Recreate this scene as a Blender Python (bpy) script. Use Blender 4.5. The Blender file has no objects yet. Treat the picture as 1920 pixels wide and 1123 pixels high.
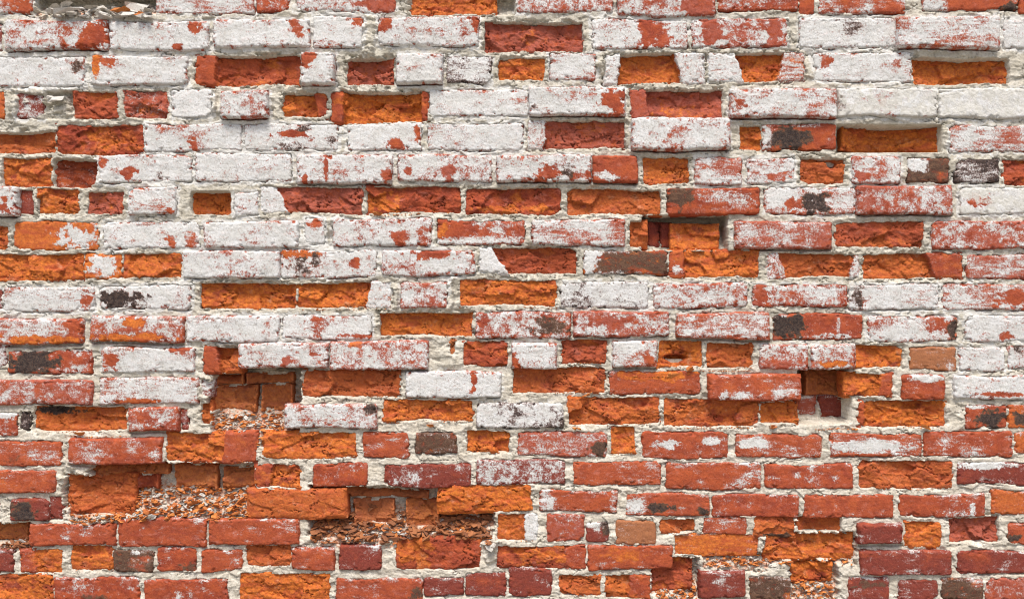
import bpy, math, random
import numpy as np
from mathutils import Vector

# ------------------------------------------------------------------ camera, light, exposure
S = 0.0014            # metres per measured unit (a brick is 185 units = 26 cm)
CX, CY, CZ = 960.0, 561.5, 1.5
DIST = 2.6
scn = bpy.context.scene
COL = scn.collection
cam_d = bpy.data.cameras.new('camera'); cam = bpy.data.objects.new('camera', cam_d); COL.objects.link(cam)
cam.location = (0, -DIST, CZ); cam.rotation_euler = (math.radians(90), 0, 0)
cam_d.sensor_width = 36; cam_d.lens = 36 * DIST / (1920 * S); cam_d.clip_end = 500
scn.camera = cam

SUN_EL, SUN_AZ = 63, -10          # degrees; the sun is in front of the wall, a little to the left
w = bpy.data.worlds.new('World'); scn.world = w; w.use_nodes = True
nt = w.node_tree; bg = nt.nodes['Background']
sky = nt.nodes.new('ShaderNodeTexSky'); sky.sky_type = 'NISHITA'; sky.sun_disc = False
sky.sun_elevation = math.radians(SUN_EL); sky.sun_rotation = math.radians(180 + SUN_AZ)
sky.air_density = 1.0; sky.dust_density = 4.0; sky.ozone_density = 1.0
nt.links.new(sky.outputs[0], bg.inputs[0]); bg.inputs[1].default_value = 0.115
sd_ = bpy.data.lights.new('sun', 'SUN'); sd_.energy = 2.9; sd_.angle = math.radians(20); sd_.color = (1, .955, .90)
sun = bpy.data.objects.new('sun', sd_); COL.objects.link(sun)
_d = Vector((math.sin(math.radians(SUN_AZ)) * math.cos(math.radians(SUN_EL)),
             -math.cos(math.radians(SUN_AZ)) * math.cos(math.radians(SUN_EL)), math.sin(math.radians(SUN_EL))))
sun.rotation_euler = _d.to_track_quat('Z', 'Y').to_euler(); sun.location = (-1, -4, 5)
vs = scn.view_settings; vs.view_transform = 'Standard'; vs.look = 'None'; vs.gamma = 1; vs.exposure = 0.44
vs.use_curve_mapping = False
scn.render.engine = 'CYCLES'; scn.cycles.filter_width = 1.15

# ------------------------------------------------------------------ numpy noise
rng = np.random.default_rng(7); random.seed(7)
_perm = rng.permutation(4096)
_gx = np.cos(rng.random(4096) * 6.2832).astype(np.float32); 
_ga = rng.random(4096) * 6.2832
_gx = np.cos(_ga).astype(np.float32); _gy = np.sin(_ga).astype(np.float32)
_rv = rng.random(4096).astype(np.float32)
def _h(i, j, s):
    return _perm[(i + _perm[(j + s * 131) & 4095]) & 4095]
def pn(x, y, s=0):
    xi = np.floor(x).astype(np.int64); yi = np.floor(y).astype(np.int64)
    fx = (x - xi).astype(np.float32); fy = (y - yi).astype(np.float32)
    u = fx * fx * fx * (fx * (fx * 6 - 15) + 10); v = fy * fy * fy * (fy * (fy * 6 - 15) + 10)
    def g(a, b):
        h = _h(xi + a, yi + b, s); return _gx[h] * (fx - a) + _gy[h] * (fy - b)
    return ((g(0,0)*(1-u) + g(1,0)*u) * (1-v) + (g(0,1)*(1-u) + g(1,1)*u) * v) * 1.5
def fbm(x, y, s=0, o=4, g=.5):
    r = 0; a = 1; t = 0
    for k in range(o):
        r = r + a * pn(x, y, s + k); t += a; a *= g; x = x * 2.03 + 5.1; y = y * 2.03 + 1.7
    return r / t
def ss(a, b, x):
    t = np.clip((x - a) / (b - a), 0, 1); return t * t * (3 - 2 * t)
def facets(x, y, cell, s, amp, tilt):
    """broken stone-like surface: every cell is its own tilted little plane"""
    gx = x / cell; gy = y / cell * 1.7
    xi = np.floor(gx).astype(np.int64); yi = np.floor(gy).astype(np.int64)
    best = np.full(x.shape, 9e9); val = np.zeros(x.shape); 
    for a in (-1, 0, 1):
        for b in (-1, 0, 1):
            h = _h(xi + a, yi + b, s)
            sx = xi + a + _rv[h]; sy = yi + b + _rv[(h * 7 + 3) & 4095]
            dx = gx - sx; dy = gy - sy; d = dx * dx + dy * dy
            v = amp * (_rv[(h + 99) & 4095] - .5) + tilt * (dx * _gx[h] + dy * _gy[h])
            m = d < best; best = np.where(m, d, best); val = np.where(m, v, val)
    return val
def warp(x, y):
    dx = 2.2 * fbm(x / 110, y / 60, 11, 2) + 2.1 * fbm(x / 15, y / 15, 21, 4, .6)
    dy = 5.0 * fbm(x / 120, y / 55, 31, 2) + 2.1 * fbm(x / 17, y / 15, 41, 4, .6)
    return dx, dy
def world(px, py, d, comp=0.0):
    """wall coordinates (units) and depth into the wall (m) to metres"""
    k = 1 + comp / DIST
    return np.stack([(px - CX) * S * k, d, CZ - (py - CY) * S * k], -1)

# ------------------------------------------------------------------ survey of the wall
# x0 y0 x1 y1 colour face/spalled paint recess_mm ; marks: w white, r bare, k soot, o orange (x y rx ry [amount]), f kept face (x0 x1 slant paint), h hole
SURVEY = """
-60 -32 62 26 R F .6 0;r 40 10 18 14
293 -32 477 28 P F .68 0
481 -30 543 23 R F .5 0
556 -30 742 22 P F .68 0;r 712 10 30 12
771 -30 928 28 O S 0 12
968 -30 1148 23 P F .62 0
1158 -30 1342 28 P F .62 -4;r 1310 10 30 20;v 1200
1347 -30 1497 20 R F .35 0
1499 -30 1528 26 R F .15 3
1536 -30 1698 24 R F .45 0
1731 -30 1910 20 R F .3 0;w 1755 8 25 20;k 1895 15 25 12;r 1830 5 60 14
1912 -30 2030 27 R F .2 0
-180 45 3 93 D F .4 5
10 38 200 92 R F .68 -7;r 180 65 24 26 1;r 150 85 25 8;r 120 60 20 10 .4
204 41 390 92 R F .9 -4;r 363 51 12 9 1;r 328 87 11 6 1
399 38 580 86 R F .9 -5;r 556 55 14 14;v 500
587 32 678 86 R F .96 -3;r 668 40 13 12 1
709 32 897 86 R F .82 -4;r 720 45 14 14;r 890 48 6 14
908 41 1093 97 P S .0 14;o 1010 70 40 14 .5
1110 37 1289 90 R F .8 0;r 1212 60 18 28 1;r 1238 68 22 22 .6;w 1198 68 8 12
1297 36 1478 88 P F .62 0;r 1335 60 18 24;r 1450 65 15 25
1500 33 1683 89 R F .92 0;k 1596 52 24 16;v 1632
1686 31 1876 88 R F .72 -12
1882 38 2030 88 R F .85 0
-80 108 158 161 R F .93 0;k 142 128 14 16 .7
171 106 350 158 R F .9 -4;o 178 125 10 22;r 195 115 18 10
367 104 562 160 R S 0 18;f 367 404 4 0
564 98 625 155 R F .92 -18;r 573 110 20 12 1
650 108 738 160 P S 0 18
743 102 829 154 R F .92 -11
838 104 922 155 K F .7 0
934 109 1022 152 O S 0 10
1031 100 1117 149 P F .75 0;w 1075 125 20 18 .4
1135 100 1320 156 O S 0 18;f 1135 1162 4 .75;f 1270 1320 -10 .7
1330 99 1508 153 O S 0 16;f 1330 1388 -14 .75;f 1465 1508 8 .5
1527 99 1709 152 R F .93 0;r 1550 115 12 16;r 1670 125 18 14 .3
1712 108 1895 157 O S 0 24
-60 170 8 222 O F .2 4
30 174 80 222 D F .5 2
138 172 218 223 R S 0 5
232 170 313 221 P S .2 5
321 168 395 219 R F .97 0
412 169 500 219 P F .75 -14
529 176 612 221 O S 0 16;f 592 612 -6 0
621 173 802 230 O S 0 20;f 621 643 0 0;f 790 802 0 0
806 168 990 217 R F .92 0
993 163 1172 214 R F .86 -10;r 1150 188 20 28 1;r 1095 185 22 15 .3;k 1003 198 8 8
1184 168 1357 221 P S 0 16;f 1184 1214 -5 0;o 1290 210 50 12 1
1372 167 1570 218 R F .76 -12;r 1390 195 10 12
1573 166 1757 218 C F .96 -5;r 1655 193 6 8;k 1580 195 8 10
1762 166 2010 220 C F .99 -3
-60 247 103 287 O S 0 14
105 235 269 290 R S 0 8
271 234 452 283 R F .9 0;r 360 272 9 9
458 234 633 281 R F .84 0;r 545 253 28 6 1;k 575 240 14 7;k 552 274 28 8;k 620 268 8 12
651 232 790 281 R F .92 0;r 741 272 14 9 1;r 783 250 5 14
803 233 981 281 R F .9 0
990 226 1173 279 P S 0 12;f 990 1022 2 .62;o 1110 238 30 12 .5
1187 221 1370 278 P F .82 -14
1388 234 1428 281 O S 0 10
1430 233 1567 282 R F .2 0;k 1480 258 38 26 .9;k 1510 262 20 16 .5;w 1438 255 12 26;w 1490 236 50 5 .5
1573 242 1748 284 O S 0 42
1782 236 2005 285 P F .7 0
-130 298 -4 350 R F .3 0
2 296 94 350 O S 0 10
98 298 180 350 R S .15 30
183 290 358 341 R F .88 0;r 243 325 12 10 1;r 195 305 8 8;k 300 328 6 10;k 270 300 40 6 .3
366 288 545 341 R F .94 0
556 291 733 343 R F .8 -8;r 571 335 4 9 1;r 612 315 4 22 1;r 725 330 10 12 .5;r 620 295 8 4 1;v 681
746 290 922 340 P F .74 -3;r 765 320 8 8;r 840 325 12 12
932 291 1108 340 R F .82 -10;r 1030 325 26 12 1;k 1065 320 14 12 .8;r 1090 328 20 10 .6
1112 293 1195 341 R F .08 -8;w 1140 330 24 8
1205 294 1292 344 O S 0 8
1304 295 1391 346 P F .66 -3
1401 296 1491 345 P F .74 0;r 1460 330 20 8 .5
1502 298 1585 346 O S 0 10;h 1562 308 10 7
1599 293 1689 342 P F .66 -5;r 1615 330 12 8 1
1703 296 1780 341 B F 0 0;w 1720 308 22 14 1
1791 298 1874 343 K F .48 0
1884 300 2010 348 R S 0 8
-120 350 29 403 R F .88 -13;r 8 387 12 12 1
31 355 62 403 D F .25 9
70 352 147 402 O S 0 6
163 356 230 402 P S 0 6
240 351 328 402 R F .93 -5;r 318 395 6 6
357 357 433 402 O S 0 30
440 360 484 403 R F .95 0
489 351 678 401 P S 0 9;f 489 530 -16 .82
688 350 864 400 R S 0 9;o 720 380 30 18 .7
873 354 1052 401 R S 0 10;o 970 392 70 8
1063 355 1241 402 O S 0 8
1253 354 1425 401 R F .22 -4;k 1275 370 26 26 .6;w 1360 368 55 14 .42;w 1395 385 25 12 .3
1434 354 1605 401 R F .72 0;k 1530 380 26 22 1;r 1488 385 14 18 1;w 1460 365 25 12
1609 348 1787 401 P F .5 -10
1800 353 2010 402 C F .97 0;r 1833 375 25 14 1
-60 424 14 468 O S 0 6
26 418 183 467 O F 0 3;w 148 445 40 24 .9;r 168 430 6 8
193 417 374 466 R F .86 0;r 322 450 10 10;r 358 445 12 20 .5
382 417 558 465 R F .9 -5;r 548 445 8 12 .3
572 412 607 457 R F .9 0;r 592 418 14 7
624 411 808 461 R F .76 -3;r 750 440 18 18 .45;r 790 440 15 20 .35;v 674
820 412 984 458 R F .45 0;r 850 430 60 14 .45;w 900 452 80 8 .4;o 830 432 10 10
998 411 1171 460 P F .6 -4;w 1060 415 60 14 .3
1181 415 1213 462 O S 0 12
1214 418 1237 462 D F 0 32
1239 418 1260 464 D F 0 32
1263 421 1348 467 O S 0 19
1378 416 1560 465 P F .48 -7;v 1517
1568 417 1733 463 R S 0 6;o 1640 455 80 8 .5
1750 416 2010 466 P F .48 -4;v 1897
-90 476 156 525 O S 0 6
157 475 229 522 O F 0 2;w 194 499 32 19 1
231 475 338 521 O S 0 6;f 231 242 0 0
341 472 523 520 P F .88 -5
526 470 705 520 R F .82 0;o 560 477 30 7 1;k 560 498 20 18 .8;k 590 490 9 14 .8;r 665 492 10 10 .7;v 634
716 470 890 516 R F .78 -3;r 812 478 36 8 1;r 880 500 10 14 .4;v 848
898 464 1081 515 R S 0 12;f 898 938 -24 .95
1094 469 1251 515 B F 0 0;w 1108 492 17 24 1;r 1140 490 10 14;w 1150 513 60 5 .5;w 1140 473 50 4 .5
1255 470 1424 519 O S 0 7;f 1255 1284 0 0;w 1268 505 10 12
1440 475 1610 521 O S 0 10;f 1440 1468 -12 .5;f 1598 1612 8 .6
1619 475 1806 523 O S 0 11;f 1745 1806 -14 .1
1814 478 2010 523 P F .58 0
-80 540 2 580 D F .4 3
6 538 176 583 R F .86 0;r 158 565 16 14 .7
186 536 357 579 R F .93 0;k 225 560 44 17 1.5;k 212 560 24 12 1;k 270 574 25 6 .6
374 530 554 578 O S 0 15
558 530 733 577 O S 0 13;f 690 733 6 .72
752 529 838 576 P F .58 -4
862 525 1041 574 O S 0 7
1051 530 1215 577 K F .9 0;k 1090 560 22 14 .35;k 1200 540 18 10 .3
1225 532 1402 576 P F .64 -2
1412 534 1590 576 R F .55 0;r 1426 555 14 22 1;w 1540 550 30 16 .3;v 1458
1593 534 1760 580 R F .88 0;k 1606 555 14 20;r 1620 560 14 10 .5
1768 534 2010 581 R F .62 0;r 1905 560 30 15
-90 598 153 645 R F .6 -7;o 60 637 80 7;r 140 615 14 20 .8
168 594 343 641 R F .58 -7;o 240 633 70 7;o 250 605 20 7
349 592 522 641 R F .88 -4;r 505 605 9 12 .4
530 590 695 636 R F .85 0;r 595 610 9 20 .45;r 665 630 30 4
711 585 886 631 O S 0 16
892 586 1070 634 R F .62 -3;k 1030 613 42 15 .7;r 905 600 10 14 .5
1076 585 1255 631 P F .6 -6;r 1150 605 25 12 .5;v 1127
1269 588 1443 635 R F .55 -8
1449 590 1617 635 R F .2 0;k 1475 612 32 22 1;w 1560 631 50 6 .7;w 1465 592 20 4;w 1572 612 4 20 .6
1628 593 1795 638 R F .68 0;k 1785 620 12 20;r 1760 605 25 10 .5;w 1680 622 30 14 .3
1812 593 2010 640 R F .85 0;r 1885 630 18 6 .7
-100 645 12 690 D F .6 0
15 657 172 699 R F .05 0;k 60 680 50 24 1;w 150 675 22 22 .45;w 75 690 14 6
189 652 365 696 R F .86 -3;r 208 678 14 14 .9;r 340 655 18 7 .6;v 306
382 651 450 697 O S 0 16;f 382 410 -4 0
446 645 613 690 P F .74 -10;r 535 675 8 12 1;r 590 665 12 3 1
618 641 801 692 P F .64 -10;o 670 646 14 6;v 659
842 632 852 668 Y S 0 3
868 641 951 687 R S 0 4
961 645 1043 691 R F .86 -12;r 966 680 8 14
1053 637 1136 683 R S 0 8
1150 641 1232 686 R F .66 -7;w 1175 650 25 10;r 1215 675 15 10 .6
1235 641 1318 687 O S 0 8;h 1268 672 24 8
1325 644 1412 689 O S 0 6
1426 645 1516 692 P F .6 -4
1523 647 1605 690 R F .72 -7;o 1565 683 25 6
1606 647 1692 690 O S 0 10
1706 652 1794 695 T F .14 0
1800 650 1884 693 R F .9 0
1890 648 2010 690 R F .72 0;k 1908 655 12 9
-90 713 172 758 P F .4 -5
186 708 372 757 R F .74 -3;o 240 752 50 5;w 330 735 30 20 .2;v 223;v 307
375 712 396 745 D F .75 6
410 699 462 717 Y S 0 50
468 700 556 717 Y S 0 50
400 722 487 768 Y S 0 47
496 722 553 767 Y S 0 46
569 695 748 744 O S 0 9
761 698 939 744 R F .94 -6;r 888 715 5 20 1
962 689 1134 738 O S 0 8
1142 694 1313 741 R F 0 1;o 1225 705 60 10 1
1330 702 1503 750 R F .12 -10;w 1430 740 85 11 .45;w 1355 740 8 14 .4;v 1452
1500 690 1596 738 Y S 0 72
1494 741 1532 782 P F .15 56
1535 740 1584 784 D F 0 60
1588 700 1673 744 O S 0 6;f 1650 1673 0 0
1695 706 1773 750 R F 0 -6;w 1745 709 30 7 1
1790 705 2010 748 R F .84 -4;r 1890 738 50 5 .7
-60 775 33 817 R F .1 0;w 5 778 28 9;k 34 790 4 20 .6
36 773 56 806 K F .25 5
63 762 237 808 O S 0 13;k 100 768 44 8 .9
240 766 333 810 R F .42 -8
337 768 352 808 D F .4 6
376 755 393 796 O S 0 14
533 759 706 803 P F .72 -6;k 695 768 12 16
719 749 886 790 O S 0 5
894 756 1056 801 K F .76 -3
1066 746 1236 796 O S 0 6
1245 750 1423 800 O S 0 8
1426 754 1496 797 O S 0 12
1610 752 1775 799 O S 0 11;f 1610 1622 0 0
1811 760 1888 802 R F .05 0;k 1860 787 30 18 .9;w 1830 764 20 4 .6
1891 757 2010 803 O F .05 0;k 1916 785 18 14
-80 827 115 872 R F .22 0;k 30 860 30 12 .3;w 80 855 40 12 .25
127 823 302 870 R F .3 -7;w 290 852 12 14 .5;w 170 845 25 20 .15
311 812 480 865 O S 0 6;f 418 480 4 .04
494 812 667 859 O S 0 4
680 810 766 860 R F .12 0
779 811 858 852 B F .15 0
875 807 955 850 O S 0 8
970 810 1137 855 P F .48 0;k 1125 840 15 16 .7
1145 800 1191 850 O S 0 5
1204 810 1366 859 R F .2 0;w 1250 833 24 10 .9;w 1335 825 18 7
1381 815 1541 856 R F .35 0;w 1415 832 30 9 .7
1557 813 1730 857 R F .4 0;w 1630 838 75 12 .7;r 1660 818 14 4;r 1600 854 50 4
1733 808 1900 856 R F .32 0;v 1868
1904 810 2010 848 O F 0 0
-90 882 103 924 R F 0 -4
172 868 322 887 Y S 0 34
258 890 302 913 R S 0 32
322 876 402 917 Y S 0 30.5
414 880 480 916 Y S 0 30
125 893 246 965 O S 0 22
478 871 562 915 O S 0 8;f 478 508 6 0
586 870 689 912 R F .28 0
720 871 883 912 D F .22 0
893 863 1060 908 D F .5 0
1075 865 1240 909 R F .28 0
1250 867 1427 918 R F .08 0;w 1395 885 36 24 .42;v 1298
1434 870 1600 915 R F .05 0
1611 865 1787 916 O S 0 6
1796 867 2010 910 D F .05 0;w 1850 872 44 8 .9
-100 935 -2 975 R F 0 5
18 937 90 976 D F .03 -4;k 42 962 26 18 .9
92 930 116 972 D F .1 5
465 919 648 970 O S 0 -3
655 915 805 929 Y S 0 38
667 936 741 980 Y S 0 34
764 933 826 987 Y S 0 36
823 909 996 961 O S 0 2
1012 920 1157 960 R F .08 0;w 1026 940 16 22 .6;w 1150 940 8 20 .4
1174 926 1330 966 R F .02 0;w 1190 948 22 16 .6;k 1235 952 25 9 .9;k 1318 958 12 8
1336 927 1499 970 R F .03 0
1509 927 1676 970 R F .05 0
1686 927 1848 967 R F .07 0;w 1824 953 6 12
1860 921 2010 966 O F 0 0;v 1909
-60 982 45 1022 Y S 0 26
55 982 216 1024 R F .03 -3
221 973 386 1026 R F .04 -3
391 973 560 1021 R F .05 -4
933 965 1008 1011 O S 0 4;f 984 1008 0 .93
1025 966 1096 1014 P F .12 0
1100 980 1143 1016 D F .1 0;k 1135 985 12 16;w 1110 983 16 6 .6
1155 976 1230 1019 T F .2 0
1237 972 1305 998 O S 0 10
1320 970 1400 1003 R F .4 4
1415 968 1490 1007 O S 0 6;k 1455 1005 35 5 .7
1497 970 1580 998 O S 0 18
1612 983 1694 1022 D F .04 -9
1698 978 1765 1027 O S 0 2
1780 970 1875 1020 P S 0 12
1890 983 2010 1020 R F 0 0;k 1900 1010 20 8
-60 1030 24 1073 D F 0 0
36 1031 115 1074 O S 0 4;f 36 66 0 .1
132 1025 209 1068 O S 0 4
211 1032 288 1071 B F .05 0;w 255 1036 10 6
294 1028 368 1069 R F .02 0;k 355 1062 20 10 .5
377 1031 453 1071 R F .02 0
460 1022 545 1062 O S 0 6
547 1028 626 1070 R F .05 -3
635 1024 715 1068 D F .05 -3
743 1010 900 1066 R S 0 1;o 770 1030 40 20 .8
932 1023 1098 1064 R S 0 2;f 1060 1098 0 .12;o 1020 1045 40 14
1102 1023 1262 1068 R F .05 -2;o 1170 1040 40 14 .5
1265 1001 1424 1043 O F 0 8
1226 1050 1297 1108 R S 0 14
1436 1003 1600 1050 O S 0 14
1615 1034 1786 1078 D F .07 -5
1796 1034 2010 1074 D F .06 0
-60 1078 99 1130 O S 0 3
101 1082 262 1130 R F .05 0;k 180 1125 40 12 .5
270 1085 428 1133 R F .05 0
449 1077 617 1130 O S 0 3
630 1084 793 1132 R F .05 0;k 780 1112 16 12 .6
795 1081 870 1117 D F .04 0
873 1075 950 1117 D F .03 0
955 1065 1035 1118 D F .08 0
1048 1077 1126 1118 O S 0 5
1135 1079 1220 1122 O S 0 5;f 1180 1220 0 .04
1313 1073 1398 1120 D F .08 -7
1406 1080 1483 1126 B F 0 0
1487 1058 1560 1088 O S 0 16
1590 1080 1667 1126 D F .08 0;k 1625 1095 30 8 .5
1685 1088 1758 1128 D F .1 0
1765 1083 1845 1126 B F .05 0
1848 1082 2010 1124 P F .05 0
-70 1140 110 1185 R F .1 0
120 1142 300 1185 R F .1 0
310 1144 490 1187 D F .1 0
500 1142 680 1186 R F .05 0
690 1143 870 1186 R F .1 0
880 1128 975 1175 D F .1 0
985 1126 1150 1172 R F 0 0
1160 1132 1250 1176 R F .1 0
1330 1132 1500 1176 R F .1 0
1510 1134 1680 1178 D F .1 0
1690 1138 1860 1182 R F .1 0
1870 1136 2010 1180 R F .1 0
"""
# pits where whole faces of brickwork are gone: x0 y0 x1 y1, depth (mm) at the top and at the bottom, rubble amount
PITS = [(1570,234,1767,285,46,56,0), (396,690,562,840,50,4,1.), (168,868,480,985,34,2,1.), (118,892,245,985,20,2,1.), (578,913,925,1030,38,2,1.), (1496,690,1592,796,80,56,.3),
        (1205,404,1365,470,55,34,.15), (1222,1046,1312,1140,22,0,.8), (1436,1000,1608,1060,18,8,.8), (1484,1050,1572,1140,20,2,1.),
        (64,-10,294,30,36,4,.9), (-40,980,56,1036,28,6,.9), (926,-10,966,28,30,18,.2), (84,170,140,224,16,10,0), (1318,1036,1440,1072,12,2,1.)]

bricks = []
for ln in SURVEY.strip().split('\n'):
    head, *mods = ln.split(';')
    t = head.split()
    b = dict(x0=float(t[0]), y0=float(t[1]), x1=float(t[2]), y1=float(t[3]), col=t[4], sp=t[5] == 'S', paint=float(t[6]), d=float(t[7]) / 1000,
             mods=[(m.split()[0], [float(v) for v in m.split()[1:]]) for m in mods])
    b['d'] = b['d'] * 1.45 if b['d'] > .028 else (b['d'] * 1.45 + .001 if b['sp'] else b['d'] * (1.35 if b['d'] < 0 else 1))
    b['comp'] = b['d'] if (not b['sp'] and b['d'] < 0) or b['d'] > .045 else 0
    b['r'] = random.choice([2, 3, 4, 5]) if not b['sp'] else random.choice([2, 3, 6])
    b['id'] = len(bricks); b['inner'] = b['col'] == 'Y' or b['d'] > .045
    if b['inner'] and b['col'] in 'YR' and b['d'] > .03: b['r'] = 7; b['x0'] += 2.5; b['x1'] -= 3.5; b['y0'] += 1; b['y1'] -= 2
    b['cuts'] = [(cx_, cy_, random.uniform(4, 8.5)) for cx_ in (b['x0'], b['x1']) for cy_ in (b['y0'], b['y1']) if random.random() < (.5 if b['inner'] else .12)]
    bricks.append(b)

def sdist(b, x, y):
    """distance inside the rounded outline of a brick (units)"""
    cx = (b['x0'] + b['x1']) / 2; cy = (b['y0'] + b['y1']) / 2; r = b['r']
    qx = np.abs(x - cx) - (b['x1'] - b['x0']) / 2 + r; qy = np.abs(y - cy) - (b['y1'] - b['y0']) / 2 + r
    sd = -(np.hypot(np.maximum(qx, 0), np.maximum(qy, 0)) + np.minimum(np.maximum(qx, qy), 0) - r)
    k = b['id']; amp = 3.6 if b['inner'] else (1.9 if b['sp'] else 1.5)
    sd = sd + np.clip(amp * fbm(x / 13 + k * 3.7, y / 9 + k, 211, 3, .6) - amp * .12, -9, 1.2)
    for cx_, cy_, cs in b['cuts']:                      # knocked-off corners
        dd = (np.abs(x - cx_) * .7 + np.abs(y - cy_)) - cs
        sd = np.minimum(sd, dd * .8 + 1.2 * fbm(x / 6 + k, y / 6, 215, 2))
    return sd

# ------------------------------------------------------------------ node helpers and materials
def new_mat(name):
    m = bpy.data.materials.new(name); m.use_nodes = True
    return m, m.node_tree, m.node_tree.nodes['Principled BSDF']
class N:
    def __init__(s, nt): s.nt = nt; s.pos = nt.nodes.new('ShaderNodeNewGeometry').outputs['Position']
    def put(s, inp, v):
        if isinstance(v, bpy.types.NodeSocket): s.nt.links.new(v, inp)
        elif isinstance(v, tuple): inp.default_value = (*v, 1)[:4] if inp.type == 'RGBA' else v
        else: inp.default_value = v
    def noise(s, scale, detail=4, rough=.55, stretch=(1, 1, 1), off=(0, 0, 0), dist=0):
        mp = s.nt.nodes.new('ShaderNodeMapping'); s.nt.links.new(s.pos, mp.inputs[0])
        mp.inputs['Scale'].default_value = stretch; mp.inputs['Location'].default_value = off
        n = s.nt.nodes.new('ShaderNodeTexNoise'); s.nt.links.new(mp.outputs[0], n.inputs['Vector'])
        n.inputs['Scale'].default_value = scale; n.inputs['Detail'].default_value = detail
        n.inputs['Roughness'].default_value = rough; n.inputs['Distortion'].default_value = dist
        return n.outputs['Fac']
    def voro(s, scale, feature='F1', off=(0, 0, 0)):
        mp = s.nt.nodes.new('ShaderNodeMapping'); s.nt.links.new(s.pos, mp.inputs[0]); mp.inputs['Location'].default_value = off
        n = s.nt.nodes.new('ShaderNodeTexVoronoi'); n.feature = feature; s.nt.links.new(mp.outputs[0], n.inputs['Vector'])
        n.inputs['Scale'].default_value = scale
        return n.outputs['Distance']
    def voro2(s, scale):
        nz = s.nt.nodes.new('ShaderNodeTexNoise'); s.nt.links.new(s.pos, nz.inputs['Vector']); nz.inputs['Scale'].default_value = 40; nz.inputs['Detail'].default_value = 4
        mx_ = s.nt.nodes.new('ShaderNodeVectorMath'); mx_.operation = 'MULTIPLY_ADD'; s.nt.links.new(nz.outputs['Color'], mx_.inputs[0]); mx_.inputs[1].default_value = (.05, .05, .05); s.nt.links.new(s.pos, mx_.inputs[2])
        n = s.nt.nodes.new('ShaderNodeTexVoronoi'); n.feature = 'DISTANCE_TO_EDGE'; s.nt.links.new(mx_.outputs[0], n.inputs['Vector']); n.inputs['Scale'].default_value = scale
        return n.outputs['Distance']
    def m(s, op, a, b=0.0, c=0.0, clamp=False):
        n = s.nt.nodes.new('ShaderNodeMath'); n.operation = op; n.use_clamp = clamp
        s.put(n.inputs[0], a); s.put(n.inputs[1], b); s.put(n.inputs[2], c); return n.outputs[0]
    def step(s, v, a, b, to0=0., to1=1.):
        n = s.nt.nodes.new('ShaderNodeMapRange'); n.interpolation_type = 'SMOOTHSTEP'
        s.put(n.inputs[0], v); n.inputs[1].default_value = a; n.inputs[2].default_value = b
        n.inputs[3].default_value = to0; n.inputs[4].default_value = to1; return n.outputs[0]
    def mix(s, f, a, b, mode='MIX'):
        n = s.nt.nodes.new('ShaderNodeMix'); n.data_type = 'RGBA'; n.blend_type = mode
        s.put(n.inputs[0], f); s.put(n.inputs[6], a); s.put(n.inputs[7], b); return n.outputs[2]
    def attr(s, name):
        n = s.nt.nodes.new('ShaderNodeAttribute'); n.attribute_name = name
        sp = s.nt.nodes.new('ShaderNodeSeparateColor'); s.nt.links.new(n.outputs['Color'], sp.inputs[0])
        return sp.outputs[0], sp.outputs[1], sp.outputs[2], n.outputs['Alpha']
    def bump(s, h, strength, dist, prev=None):
        n = s.nt.nodes.new('ShaderNodeBump'); s.nt.links.new(h, n.inputs['Height'])
        n.inputs['Strength'].default_value = strength; n.inputs['Distance'].default_value = dist
        if prev is not None: s.nt.links.new(prev, n.inputs['Normal'])
        return n.outputs[0]

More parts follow.
